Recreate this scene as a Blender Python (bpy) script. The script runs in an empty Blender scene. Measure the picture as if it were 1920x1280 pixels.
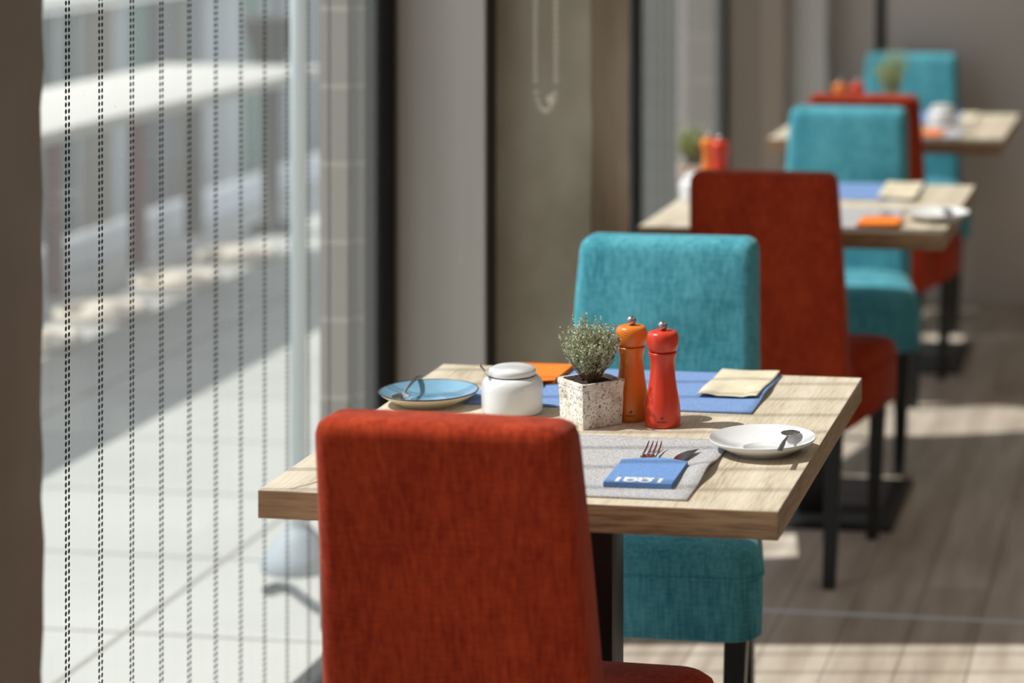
import bpy, bmesh, math, random
from mathutils import Vector, Matrix
random.seed(7)
sc = bpy.context.scene
COL = sc.collection
PI = math.pi

# ------------------------------------------------------------------ camera
EYE = 1.585
YAW = math.radians(8.8)
cs, sn = math.cos(YAW), math.sin(YAW)
cam = bpy.data.cameras.new('camera')
cam.sensor_width = 36
cam.lens = 85
cam.shift_x = (960 - 1520) / 1920
cam.shift_y = (-262 - 640) / 1920
cam.clip_end = 200
cam.dof.use_dof = True
cam.dof.focus_distance = 3.45
cam.dof.aperture_fstop = 2.6
cam_ob = bpy.data.objects.new('camera', cam)
COL.objects.link(cam_ob)
cam_ob.location = (0, 0, EYE)
cam_ob.rotation_euler = (PI / 2, 0, YAW)
sc.camera = cam_ob

# ------------------------------------------------------------------ sky and sun
w = bpy.data.worlds.new('sky')
sc.world = w
w.use_nodes = True
w.node_tree.nodes['Background'].inputs[0].default_value = (0.80, 0.88, 1.0, 1)
w.node_tree.nodes['Background'].inputs[1].default_value = 1.0
sun = bpy.data.lights.new('sun', 'SUN')
sun.energy = 5.6
sun.angle = math.radians(0.6)
sun.color = (1.0, 0.965, 0.92)
sun_ob = bpy.data.objects.new('sun', sun)
COL.objects.link(sun_ob)
EL = math.radians(54)
sd = Vector((cs * math.cos(EL), sn * math.cos(EL), -math.sin(EL)))
sun_ob.rotation_euler = sd.to_track_quat('-Z', 'Y').to_euler()
sun_ob.location = (-6, 3, 6)
# added fill light, unseen under the ceiling, to lift the room's shade
fill_light = bpy.data.lights.new('ceiling_lamp_light', 'AREA')
fill_light.shape = 'RECTANGLE'
fill_light.size = 1.6
fill_light.size_y = 5
fill_light.energy = 14
fill_light.color = (1.0, 0.86, 0.72)
fill_light_ob = bpy.data.objects.new('ceiling_lamp_light', fill_light)
COL.objects.link(fill_light_ob)
fill_light_ob.location = (1.3, 4.5, 2.9)
sc.view_settings.view_transform = 'Standard'
sc.view_settings.look = 'None'
sc.view_settings.gamma = 1
sc.view_settings.use_curve_mapping = False
sc.view_settings.exposure = 0.0

# ------------------------------------------------------------------ helpers
def at(px, py, z):
    """point of the room at height z that the photograph shows at pixel (px, py)"""
    Z = 4533 * (EYE - z) / (py + 262)
    X = (px - 1520) * Z / 4533
    return Vector((X * cs - Z * sn, X * sn + Z * cs, z))

def srgb(r, g, b):
    f = lambda c: (c / 255 / 12.92) if c / 255 <= 0.04045 else ((c / 255 + 0.055) / 1.055) ** 2.4
    return (f(r), f(g), f(b), 1)

def link(name, me, m=None, parent=None):
    o = bpy.data.objects.new(name, me)
    COL.objects.link(o)
    if m is not None and me is not None:
        for x in (m if isinstance(m, (list, tuple)) else [m]):
            me.materials.append(x)
    if parent is not None:
        o.parent = parent
    return o

def fin(bm, name, m=None, parent=None, smooth=False, bevel=0, seg=2, angle=40):
    me = bpy.data.meshes.new(name)
    bmesh.ops.recalc_face_normals(bm, faces=bm.faces)
    bm.to_mesh(me)
    bm.free()
    if smooth:
        me.polygons.foreach_set('use_smooth', [True] * len(me.polygons))
    o = link(name, me, m, parent)
    if bevel:
        md = o.modifiers.new('bevel', 'BEVEL')
        md.width = bevel
        md.segments = seg
        md.limit_method = 'ANGLE'
        md.angle_limit = math.radians(angle)
        md.use_clamp_overlap = True
    return o

def tag(o, label=None, cat=None, group=None, kind=None):
    if label: o['label'] = label
    if cat: o['category'] = cat
    if group: o['group'] = group
    if kind: o['kind'] = kind
    return o

def thing(name, loc, label, cat, rz=0, group=None):
    o = bpy.data.objects.new(name, None)
    COL.objects.link(o)
    o.location = loc
    o.rotation_euler = (0, 0, rz)
    o.empty_display_size = 0.05
    return tag(o, label, cat, group)

def copy_tree(o, parent=None):
    c = o.copy()
    COL.objects.link(c)
    c.parent = parent
    for ch in list(o.children):
        copy_tree(ch, c)
    return c

def place(src, loc, rz, label, group=None):
    c = copy_tree(src)
    c.location = loc
    c.rotation_euler = (0, 0, rz)
    c['label'] = label
    if group: c['group'] = group
    return c

def box(bm, x0, x1, y0, y1, z0, z1):
    v = [bm.verts.new(p) for p in ((x0, y0, z0), (x1, y0, z0), (x1, y1, z0), (x0, y1, z0),
                                   (x0, y0, z1), (x1, y0, z1), (x1, y1, z1), (x0, y1, z1))]
    for f in ((0, 3, 2, 1), (4, 5, 6, 7), (0, 1, 5, 4), (1, 2, 6, 5), (2, 3, 7, 6), (3, 0, 4, 7)):
        bm.faces.new([v[i] for i in f])
    return v

def bx(name, b, m, parent=None, bevel=0, seg=2):
    bm = bmesh.new()
    box(bm, *b)
    return fin(bm, name, m, parent, bevel=bevel, seg=seg, smooth=bool(bevel))

def loft(bm, rings, cap=True):
    """joins equal-length rings of points into one skin"""
    vs = [[bm.verts.new(p) for p in r] for r in rings]
    n = len(vs[0])
    for a, b in zip(vs, vs[1:]):
        for i in range(n):
            bm.faces.new((a[i], a[(i + 1) % n], b[(i + 1) % n], b[i]))
    if cap:
        bm.faces.new(vs[0][::-1])
        bm.faces.new(vs[-1])

def lathe(bm, prof, n=40, c=(0, 0)):
    """prof: (z, r) pairs; r = 0 closes"""
    rings = []
    for z, r in prof:
        if r <= 1e-6:
            rings.append([bm.verts.new((c[0], c[1], z))])
        else:
            rings.append([bm.verts.new((c[0] + r * math.cos(2 * PI * i / n), c[1] + r * math.sin(2 * PI * i / n), z)) for i in range(n)])
    for a, b in zip(rings, rings[1:]):
        if len(a) == 1 and len(b) == 1: continue
        for i in range(n):
            j = (i + 1) % n
            if len(a) == 1: bm.faces.new((a[0], b[j], b[i]))
            elif len(b) == 1: bm.faces.new((a[i], a[j], b[0]))
            else: bm.faces.new((a[i], a[j], b[j], b[i]))

def tube(bm, pts, r, n=8, closed=False, ends=True):
    pts = [Vector(p) for p in pts]
    rs = r if isinstance(r, (list, tuple)) else [r] * len(pts)
    rings = []
    up = Vector((0, 0, 1))
    for i, p in enumerate(pts):
        if closed:
            d = pts[(i + 1) % len(pts)] - pts[i - 1]
        else:
            d = pts[min(i + 1, len(pts) - 1)] - pts[max(i - 1, 0)]
        d.normalize()
        a = d.cross(up)
        if a.length < 1e-3: a = d.cross(Vector((0, 1, 0)))
        a.normalize()
        b = d.cross(a)
        rings.append([bm.verts.new(p + (a * math.cos(2 * PI * k / n) + b * math.sin(2 * PI * k / n)) * rs[i]) for k in range(n)])
    pairs = list(zip(rings, rings[1:])) + ([(rings[-1], rings[0])] if closed else [])
    for A, B in pairs:
        for k in range(n):
            bm.faces.new((A[k], A[(k + 1) % n], B[(k + 1) % n], B[k]))
    if not closed and ends:
        bm.faces.new(rings[0][::-1])
        bm.faces.new(rings[-1])

# ------------------------------------------------------------------ materials
def mat(name, col, rough=0.6, metal=0.0, **kw):
    m = bpy.data.materials.new(name)
    m.use_nodes = True
    b = m.node_tree.nodes['Principled BSDF']
    b.inputs['Base Color'].default_value = col
    b.inputs['Roughness'].default_value = rough
    b.inputs['Metallic'].default_value = metal
    for k, v in kw.items():
        b.inputs[k.replace('_', ' ')].default_value = v
    return m

def nodes(m):
    nt = m.node_tree
    return nt, nt.nodes['Principled BSDF'], (lambda t, **k: _nn(nt, t, k))

def _nn(nt, t, k):
    n = nt.nodes.new(t)
    for a, b in k.items(): setattr(n, a, b)
    return n

def noise_mat(name, cols, scale=(1, 1, 1), nscale=5, detail=6, rough=0.7, bump=0.0, bscale=None, bdist=0.002, pos=(0.3, 0.7), rot=(0, 0, 0), distort=0.0, nrough=0.55, **kw):
    """procedural colour: stretched noise through a colour ramp, with bump"""
    m = mat(name, cols[0], rough, **kw)
    nt, b, N = nodes(m)
    tc = N('ShaderNodeTexCoord')
    mp = N('ShaderNodeMapping')
    mp.inputs['Scale'].default_value = scale
    mp.inputs['Rotation'].default_value = rot
    nt.links.new(tc.outputs['Object'], mp.inputs[0])
    tx = N('ShaderNodeTexNoise')
    tx.inputs['Scale'].default_value = nscale
    tx.inputs['Detail'].default_value = detail
    tx.inputs['Roughness'].default_value = nrough
    tx.inputs['Distortion'].default_value = distort
    nt.links.new(mp.outputs[0], tx.inputs['Vector'])
    rp = N('ShaderNodeValToRGB')
    el = rp.color_ramp.elements
    n = len(cols)
    for i, c in enumerate(cols):
        p = pos[0] + (pos[1] - pos[0]) * i / (n - 1)
        if i < 2:
            el[i].position = p
            el[i].color = c
        else:
            e = el.new(p)
            e.color = c
    nt.links.new(tx.outputs['Fac'], rp.inputs[0])
    nt.links.new(rp.outputs[0], b.inputs['Base Color'])
    if bump:
        src = tx.outputs['Fac']
        if bscale:
            t2 = N('ShaderNodeTexNoise')
            t2.inputs['Scale'].default_value = bscale
            t2.inputs['Detail'].default_value = 4
            nt.links.new(mp.outputs[0], t2.inputs['Vector'])
            src = t2.outputs['Fac']
        bp = N('ShaderNodeBump')
        bp.inputs['Strength'].default_value = bump
        bp.inputs['Distance'].default_value = bdist
        nt.links.new(src, bp.inputs['Height'])
        nt.links.new(bp.outputs[0], b.inputs['Normal'])
    return m

def fabric_mat(name, dark, light, warp=60, weft=260):
    """slubby upholstery weave: vertical slubs, cross threads, fine bump"""
    m = mat(name, dark, 0.9)
    nt, b, N = nodes(m)
    b.inputs['Sheen Weight'].default_value = 0.1
    b.inputs['Sheen Roughness'].default_value = 0.4
    b.inputs['Specular IOR Level'].default_value = 0.15
    tc = N('ShaderNodeTexCoord')
    def nz(sc3, s, det=3):
        mp = N('ShaderNodeMapping')
        mp.inputs['Scale'].default_value = sc3
        nt.links.new(tc.outputs['Object'], mp.inputs[0])
        t = N('ShaderNodeTexNoise')
        t.inputs['Scale'].default_value = s
        t.inputs['Detail'].default_value = det
        nt.links.new(mp.outputs[0], t.inputs['Vector'])
        return t.outputs['Fac']
    def mth(op, a, c, v=None):
        x = N('ShaderNodeMath', operation=op)
        nt.links.new(a, x.inputs[0])
        if c is None: x.inputs[1].default_value = v
        else: nt.links.new(c, x.inputs[1])
        return x.outputs[0]
    a = nz((1, 1, 0.14), 170, 3)
    c = nz((0.2, 0.2, 1), 260, 2)
    d = nz((1, 1, 0.35), 14, 3)
    s = mth('ADD', mth('MULTIPLY', a, None, 0.5), mth('MULTIPLY', c, None, 0.25))
    s = mth('ADD', s, mth('MULTIPLY', d, None, 0.35))
    rp = N('ShaderNodeValToRGB')
    rp.color_ramp.elements[0].position = 0.40
    rp.color_ramp.elements[0].color = dark
    rp.color_ramp.elements[1].position = 0.72
    rp.color_ramp.elements[1].color = light
    nt.links.new(s, rp.inputs[0])
    nt.links.new(rp.outputs[0], b.inputs['Base Color'])
    bp = N('ShaderNodeBump')
    bp.inputs['Strength'].default_value = 0.5
    bp.inputs['Distance'].default_value = 0.0012
    nt.links.new(s, bp.inputs['Height'])
    nt.links.new(bp.outputs[0], b.inputs['Normal'])
    return m

M = {}
M['teal'] = fabric_mat('teal_fabric', (0.032, 0.22, 0.29, 1), (0.135, 0.46, 0.55, 1))
M['red'] = fabric_mat('red_fabric', (0.25, 0.020, 0.007, 1), (0.50, 0.062, 0.017, 1))
M['blackwood'] = noise_mat('black_stained_wood', [(0.006, 0.006, 0.006, 1), (0.014, 0.012, 0.011, 1)], (12, 12, 1), 10, rough=0.4)
M['steel_black'] = noise_mat('black_powder_coat', [(0.006, 0.006, 0.006, 1), (0.011, 0.011, 0.012, 1)], nscale=300, rough=0.42, bump=0.1, bdist=0.0003)
M['chrome'] = mat('polished_steel', (0.62, 0.60, 0.62, 1), 0.16, 1.0)
M['steel'] = mat('brushed_steel_knob', (0.50, 0.48, 0.52, 1), 0.30, 1.0)
M['porcelain'] = mat('white_porcelain', (0.80, 0.80, 0.81, 1), 0.18, Coat_Weight=0.3, Coat_Roughness=0.08)
M['blueglaze'] = noise_mat('blue_glaze', [srgb(112, 156, 184), srgb(136, 176, 200)], nscale=9, rough=0.15)
M['cream'] = mat('cream_stoneware', srgb(222, 205, 180), 0.35)
M['brownrim'] = mat('dark_brown_rim', srgb(62, 48, 40), 0.35)
M['beigepaper'] = noise_mat('beige_paper', [srgb(206, 193, 166), srgb(222, 210, 186)], nscale=60, rough=0.9, bump=0.2, bdist=0.0005)
def felt(name, a, b):
    return noise_mat(name, [a, b], nscale=700, detail=2, rough=0.95, bump=0.7, bdist=0.0012, pos=(0.35, 0.65), nrough=0.7)
M['greyfelt'] = felt('grey_felt', srgb(128, 126, 130), srgb(214, 212, 214))
M['bluefelt'] = felt('blue_felt', srgb(96, 128, 182), srgb(136, 166, 214))
M['pouchblue'] = felt('bright_blue_felt', srgb(86, 124, 184), srgb(124, 162, 216))
M['orangefelt'] = felt('orange_felt', srgb(232, 112, 22), srgb(252, 142, 44))
M['whiteprint'] = mat('white_print', (0.85, 0.85, 0.86, 1), 0.8)
M['orangelacq'] = noise_mat('orange_lacquer', [(0.76, 0.20, 0.025, 1), (0.80, 0.225, 0.03, 1)], nscale=40, rough=0.28)
M['redlacq'] = noise_mat('red_lacquer', [(0.66, 0.045, 0.018, 1), (0.70, 0.055, 0.022, 1)], nscale=40, rough=0.28)
M['mark'] = mat('black_print', (0.09, 0.03, 0.015, 1), 0.6)
M['soil'] = noise_mat('dark_soil', [(0.01, 0.006, 0.005, 1), (0.07, 0.04, 0.03, 1)], nscale=400, rough=1, bump=1.0, bdist=0.003)
M['stem'] = mat('thyme_stem', srgb(134, 112, 86), 0.8)
M['leaf'] = noise_mat('thyme_leaf', [srgb(138, 148, 110), srgb(200, 208, 174), srgb(228, 230, 208)], nscale=160, rough=0.7, pos=(0.35, 0.65))
M['herb'] = noise_mat('tall_herb_leaf', [srgb(150, 172, 104), srgb(206, 216, 164)], nscale=160, rough=0.7)
# whitewashed terracotta with rusty pits
def pot_mat():
    m = mat('whitewashed_clay', srgb(225, 215, 198), 0.95)
    nt, b, N = nodes(m)
    tc = N('ShaderNodeTexCoord')
    def nz(s, det, r):
        t = N('ShaderNodeTexNoise')
        t.inputs['Scale'].default_value = s
        t.inputs['Detail'].default_value = det
        t.inputs['Roughness'].default_value = r
        nt.links.new(tc.outputs['Object'], t.inputs['Vector'])
        return t.outputs['Fac']
    def ramp(fac, p0, c0, p1, c1):
        r = N('ShaderNodeValToRGB')
        r.color_ramp.elements[0].position = p0
        r.color_ramp.elements[0].color = c0
        r.color_ramp.elements[1].position = p1
        r.color_ramp.elements[1].color = c1
        nt.links.new(fac, r.inputs[0])
        return r.outputs[0]
    base = ramp(nz(45, 5, 0.6), 0.35, srgb(202, 190, 170), 0.55, srgb(238, 235, 229))
    pits = ramp(nz(260, 3, 0.6), 0.350, (0, 0, 0, 1), 0.41, (1, 1, 1, 1))
    big = ramp(nz(70, 4, 0.7), 0.30, (0.35, 0.35, 0.35, 1), 0.42, (1, 1, 1, 1))
    mx = N('ShaderNodeMix', data_type='RGBA')
    nt.links.new(pits, mx.inputs[0])
    mx.inputs[6].default_value = srgb(116, 88, 64)
    nt.links.new(base, mx.inputs[7])
    m2 = N('ShaderNodeMix', data_type='RGBA')
    nt.links.new(big, m2.inputs[0])
    m2.inputs[6].default_value = srgb(120, 98, 76)
    nt.links.new(mx.outputs[2], m2.inputs[7])
    nt.links.new(m2.outputs[2], b.inputs['Base Color'])
    bp = N('ShaderNodeBump')
    bp.inputs['Strength'].default_value = 0.8
    bp.inputs['Distance'].default_value = 0.002
    nt.links.new(pits, bp.inputs['Height'])
    nt.links.new(bp.outputs[0], b.inputs['Normal'])
    return m
M['pot'] = pot_mat()

def wood_mat(name, cols, grain='y', fine=True):
    m = mat(name, cols[0], 0.62)
    nt, b, N = nodes(m)
    tc = N('ShaderNodeTexCoord')
    s = {'y': (9, 0.9, 9), 'x': (0.9, 9, 9)}[grain]
    def nz(sc3, sc, det, dist=0.0):
        mp = N('ShaderNodeMapping')
        mp.inputs['Scale'].default_value = sc3
        nt.links.new(tc.outputs['Object'], mp.inputs[0])
        t = N('ShaderNodeTexNoise')
        t.inputs['Scale'].default_value = sc
        t.inputs['Detail'].default_value = det
        t.inputs['Distortion'].default_value = dist
        nt.links.new(mp.outputs[0], t.inputs['Vector'])
        return t.outputs['Fac']
    a = nz(s, 1.6, 6, 0.6)
    f = nz(tuple(q * 4 if q > 1 else q * 3 for q in s), 7, 3)
    mx = N('ShaderNodeMath', operation='MULTIPLY_ADD')
    nt.links.new(f, mx.inputs[0])
    mx.inputs[1].default_value = 0.45
    mm = N('ShaderNodeMath', operation='MULTIPLY')
    nt.links.new(a, mm.inputs[0])
    mm.inputs[1].default_value = 0.55
    nt.links.new(mm.outputs[0], mx.inputs[2])
    rp = N('ShaderNodeValToRGB')
    el = rp.color_ramp.elements
    el[0].position = 0.33
    el[0].color = cols[0]
    el[1].position = 0.46
    el[1].color = cols[1]
    e = el.new(0.62)
    e.color = cols[2]
    nt.links.new(mx.outputs[0], rp.inputs[0])
    nt.links.new(rp.outputs[0], b.inputs['Base Color'])
    bp = N('ShaderNodeBump')
    bp.inputs['Strength'].default_value = 0.35
    bp.inputs['Distance'].default_value = 0.0006
    nt.links.new(f, bp.inputs['Height'])
    nt.links.new(bp.outputs[0], b.inputs['Normal'])
    return m
M['oak'] = wood_mat('oak_top', [srgb(166, 150, 128), srgb(198, 184, 162), srgb(216, 204, 186)], 'y')
M['oakedge'] = wood_mat('oak_edge_front', [srgb(120, 92, 66), srgb(160, 128, 96), srgb(182, 150, 116)], 'x')
M['oakside'] = wood_mat('oak_edge_side', [srgb(120, 98, 76), srgb(158, 132, 104), srgb(178, 152, 124)], 'y')
M['concrete'] = noise_mat('raw_concrete', [srgb(136, 126, 108), srgb(180, 170, 150), srgb(204, 196, 180)], (1, 1, 0.8), 2.6, 8, 0.85, bump=0.3, bscale=40, bdist=0.003)
M['concrete_dark'] = noise_mat('brown_concrete', [srgb(132, 123, 115), srgb(154, 146, 138)], (1, 1, 0.6), 3, 7, 0.85, bump=0.4, bscale=30, bdist=0.004)  # near pillar's shade put into a darker brown copy of the concrete
M['panelgrey'] = noise_mat('grey_blind_box', [srgb(196, 188, 180), srgb(212, 206, 200)], (3, 3, 0.15), 3, 3, 0.7)
M['panelbrown'] = noise_mat('brown_panel', [srgb(136, 120, 106), srgb(152, 136, 122)], (3, 3, 0.2), 3, 3, 0.7)  # grey panel's shade put into a darker, browner copy
M['backwall'] = noise_mat('taupe_wall', [srgb(190, 179, 171), srgb(198, 187, 179)], nscale=1.5, rough=0.8)
M['ceiling'] = mat('off_white_ceiling', srgb(205, 200, 192), 0.9)
M['anthracite'] = mat('anthracite_frame', (0.010, 0.011, 0.012, 1), 0.6, Specular_IOR_Level=0.2)
M['stripe'] = mat('dark_joint', srgb(52, 46, 42), 0.8)
M['metalstrip'] = mat('grey_floor_strip', srgb(214, 216, 222), 0.5, 0.0)
M['dot'] = mat('black_ceramic_dot', (0.012, 0.010, 0.010, 1), 0.6)

def floor_mat():
    m = mat('brushed_plank_floor', srgb(180, 160, 138), 0.5)
    nt, b, N = nodes(m)
    tc = N('ShaderNodeTexCoord')
    mp = N('ShaderNodeMapping')
    mp.inputs['Rotation'].default_value = (0, 0, PI / 2)
    nt.links.new(tc.outputs['Object'], mp.inputs[0])
    br = N('ShaderNodeTexBrick')
    br.inputs['Scale'].default_value = 1.0
    br.inputs['Brick Width'].default_value = 1.5
    br.inputs['Row Height'].default_value = 0.14
    br.inputs['Mortar Size'].default_value = 0.0018
    br.inputs['Color1'].default_value = srgb(186, 173, 158)
    br.inputs['Color2'].default_value = srgb(208, 197, 184)
    br.inputs['Mortar'].default_value = srgb(138, 125, 110)
    br.inputs['Bias'].default_value = 0.0
    nt.links.new(mp.outputs[0], br.inputs['Vector'])
    m3 = N('ShaderNodeMapping')
    m3.inputs['Scale'].default_value = (8, 0.9, 1)
    nt.links.new(tc.outputs['Object'], m3.inputs[0])
    t = N('ShaderNodeTexNoise')
    t.inputs['Scale'].default_value = 2.5
    t.inputs['Detail'].default_value = 7
    nt.links.new(m3.outputs[0], t.inputs['Vector'])
    r = N('ShaderNodeValToRGB')
    r.color_ramp.elements[0].position = 0.3
    r.color_ramp.elements[0].color = (0.62, 0.58, 0.54, 1)
    r.color_ramp.elements[1].position = 0.68
    r.color_ramp.elements[1].color = (1, 1, 1, 1)
    nt.links.new(t.outputs['Fac'], r.inputs[0])
    mx = N('ShaderNodeMix', data_type='RGBA', blend_type='MULTIPLY')
    mx.inputs[0].default_value = 1
    nt.links.new(br.outputs['Color'], mx.inputs[6])
    nt.links.new(r.outputs[0], mx.inputs[7])
    nt.links.new(mx.outputs[2], b.inputs['Base Color'])
    return m
M['floor'] = floor_mat()

def paving_mat():
    """pale slabs, joints every 0.53 m along the facade, rows 1.07 m wide"""
    m = mat('pale_paving', srgb(222, 220, 212), 0.8)
    nt, b, N = nodes(m)
    tc = N('ShaderNodeTexCoord')
    sp = N('ShaderNodeSeparateXYZ')
    nt.links.new(tc.outputs['Object'], sp.inputs[0])
    def joint(out, off, pitch, half):
        a = N('ShaderNodeMath', operation='ADD')
        nt.links.new(out, a.inputs[0])
        a.inputs[1].default_value = off + 100 * pitch
        p = N('ShaderNodeMath', operation='PINGPONG')
        nt.links.new(a.outputs[0], p.inputs[0])
        p.inputs[1].default_value = pitch / 2
        q = N('ShaderNodeMath', operation='GREATER_THAN')
        nt.links.new(p.outputs[0], q.inputs[0])
        q.inputs[1].default_value = half
        return q.outputs[0]
    jx = joint(sp.outputs['X'], 2.15, 1.07, 0.008)
    jy = joint(sp.outputs['Y'], -5.22, 0.53, 0.007)
    mn = N('ShaderNodeMath', operation='MINIMUM')
    nt.links.new(jx, mn.inputs[0])
    nt.links.new(jy, mn.inputs[1])
    t = N('ShaderNodeTexNoise')
    t.inputs['Scale'].default_value = 1.3
    t.inputs['Detail'].default_value = 5
    nt.links.new(tc.outputs['Object'], t.inputs['Vector'])
    r = N('ShaderNodeValToRGB')
    r.color_ramp.elements[0].position = 0.3
    r.color_ramp.elements[0].color = srgb(164, 165, 161)
    r.color_ramp.elements[1].position = 0.7
    r.color_ramp.elements[1].color = srgb(180, 180, 176)
    nt.links.new(t.outputs['Fac'], r.inputs[0])
    mx = N('ShaderNodeMix', data_type='RGBA')
    nt.links.new(mn.outputs[0], mx.inputs[0])
    mx.inputs[6].default_value = srgb(128, 126, 118)
    nt.links.new(r.outputs[0], mx.inputs[7])
    nt.links.new(mx.outputs[2], b.inputs['Base Color'])
    return m
M['paving'] = paving_mat()

def brick_mat(name, row, c1, c2, mo_):
    m = mat(name, c1, 0.9)
    nt, b, N = nodes(m)
    tc = N('ShaderNodeTexCoord')
    mp = N('ShaderNodeMapping')
    mp.inputs['Rotation'].default_value = (PI / 2, 0, 0)
    nt.links.new(tc.outputs['Object'], mp.inputs[0])
    br = N('ShaderNodeTexBrick')
    br.offset = 0
    br.inputs['Scale'].default_value = 1
    br.inputs['Brick Width'].default_value = 0.20
    br.inputs['Row Height'].default_value = row
    br.inputs['Mortar Size'].default_value = 0.006
    br.inputs['Color1'].default_value = c1
    br.inputs['Color2'].default_value = c2
    br.inputs['Mortar'].default_value = mo_
    nt.links.new(mp.outputs[0], br.inputs['Vector'])
    nt.links.new(br.outputs['Color'], b.inputs['Base Color'])
    return m
M['brick'] = brick_mat('stacked_brick', 0.16, srgb(128, 116, 106), srgb(142, 130, 118), srgb(164, 153, 139))
M['darkbrick'] = brick_mat('dark_green_brick', 0.083, srgb(52, 53, 46), srgb(64, 63, 56), srgb(78, 77, 68))

def glass_mat():
    """window glass: clear, faint mirror reflection, a film of dust"""
    m = bpy.data.materials.new('window_glass')
    m.use_nodes = True
    nt = m.node_tree
    nt.nodes.clear()
    N = lambda t: nt.nodes.new(t)
    out = N('ShaderNodeOutputMaterial')
    tr = N('ShaderNodeBsdfTransparent')
    tr.inputs[0].default_value = (0.97, 0.985, 0.975, 1)
    gl = N('ShaderNodeBsdfGlossy')
    gl.inputs['Roughness'].default_value = 0.02
    tl = N('ShaderNodeBsdfTranslucent')
    tl.inputs[0].default_value = (0.8, 0.82, 0.8, 1)
    fr = N('ShaderNodeLayerWeight')
    fr.inputs[0].default_value = 0.5
    pw = N('ShaderNodeMath')
    pw.operation = 'POWER'
    pw.inputs[1].default_value = 5
    nt.links.new(fr.outputs['Facing'], pw.inputs[0])
    ad = N('ShaderNodeMath')
    ad.operation = 'MULTIPLY_ADD'
    ad.inputs[1].default_value = 0.5
    ad.inputs[2].default_value = 0.02
    nt.links.new(pw.outputs[0], ad.inputs[0])
    m1 = N('ShaderNodeMixShader')
    nt.links.new(ad.outputs[0], m1.inputs[0])
    nt.links.new(tr.outputs[0], m1.inputs[1])
    nt.links.new(gl.outputs[0], m1.inputs[2])
    m2 = N('ShaderNodeMixShader')
    m2.inputs[0].default_value = 0.05
    nt.links.new(m1.outputs[0], m2.inputs[1])
    nt.links.new(tl.outputs[0], m2.inputs[2])
    nt.links.new(m2.outputs[0], out.inputs[0])
    return m
M['glass'] = glass_mat()
def milk_mat(name, c):
    m = bpy.data.materials.new(name)
    m.use_nodes = True
    nt = m.node_tree
    nt.nodes.clear()
    out = nt.nodes.new('ShaderNodeOutputMaterial')
    d = nt.nodes.new('ShaderNodeBsdfDiffuse')
    t = nt.nodes.new('ShaderNodeBsdfTranslucent')
    d.inputs[0].default_value = c
    t.inputs[0].default_value = c
    x = nt.nodes.new('ShaderNodeMixShader')
    x.inputs[0].default_value = 0.22
    nt.links.new(d.outputs[0], x.inputs[1])
    nt.links.new(t.outputs[0], x.inputs[2])
    nt.links.new(x.outputs[0], out.inputs[0])
    return m
MILK = [milk_mat('milky_panel_' + n, srgb(*c)) for n, c in
        (('grey', (156, 158, 162)), ('pale', (190, 196, 198)), ('green', (142, 162, 154)), ('taupe', (160, 155, 147)), ('dark', (118, 121, 124)), ('white', (206, 210, 212)))]
M['whitepaint'] = mat('white_paint', srgb(190, 187, 179), 0.6)
M['kerbwhite'] = mat('kerb_white', srgb(240, 242, 246), 0.6)
M['maroon'] = mat('dark_maroon_paint', srgb(92, 18, 24), 0.6)
M['olive'] = mat('grey_olive_paint', srgb(92, 90, 84), 0.6)
M['darkplastic'] = mat('dark_grey_plastic', srgb(52, 49, 46), 0.6)
M['pole'] = mat('pale_blue_pole', srgb(206, 218, 222), 0.5)
M['pebble'] = noise_mat('pale_stone', [srgb(196, 186, 172), srgb(222, 214, 202)], nscale=12, rough=0.8)  # sunlit paving tone for the stand-in discs and rings
M['stone_dark'] = noise_mat('umber_stone', [srgb(150, 138, 132), srgb(176, 166, 158)], nscale=12, rough=0.8)
M['bead'] = mat('beige_bead', srgb(244, 232, 216), 0.5)
M['baseglass'] = mat('pale_blue_plastic', srgb(150, 160, 168), 0.6)
M['hose'] = mat('dark_rubber', srgb(58, 66, 72), 0.6)
M['canvas'] = mat('folded_canvas', srgb(214, 212, 204), 0.9)

# ------------------------------------------------------------------ room shell (x: across, -x is the window side; y: along the row)
XW = -1.62            # plane of the glazing
def struct(name, b, m, parent=None, bevel=0):
    o = bx(name, b, m, parent, bevel)
    if parent is None: o['kind'] = 'structure'
    return o
struct('floor', (XW - 0.03, 4.2, -3.2, 8.7, -0.08, 0), M['floor'])
struct('ceiling', (XW - 0.1, 4.2, -3.2, 8.7, 3.0, 3.1), M['ceiling'])
struct('wall_back', (XW - 0.2, 4.2, 8.62, 8.78, 0, 3.0), M['backwall'])
struct('wall_right', (4.1, 4.25, -3.2, 8.62, 0, 3.0), M['backwall'])
struct('trim_1', (-1.098, -1.062, 8.612, 8.619, 0.0, 3.0), M['stripe'])           # dark joint in the back wall
struct('trim_2', (-1.3, 4.1, 5.028, 5.042, 0.0, 0.003), M['metalstrip'])                 # thin floor joint strip
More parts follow.
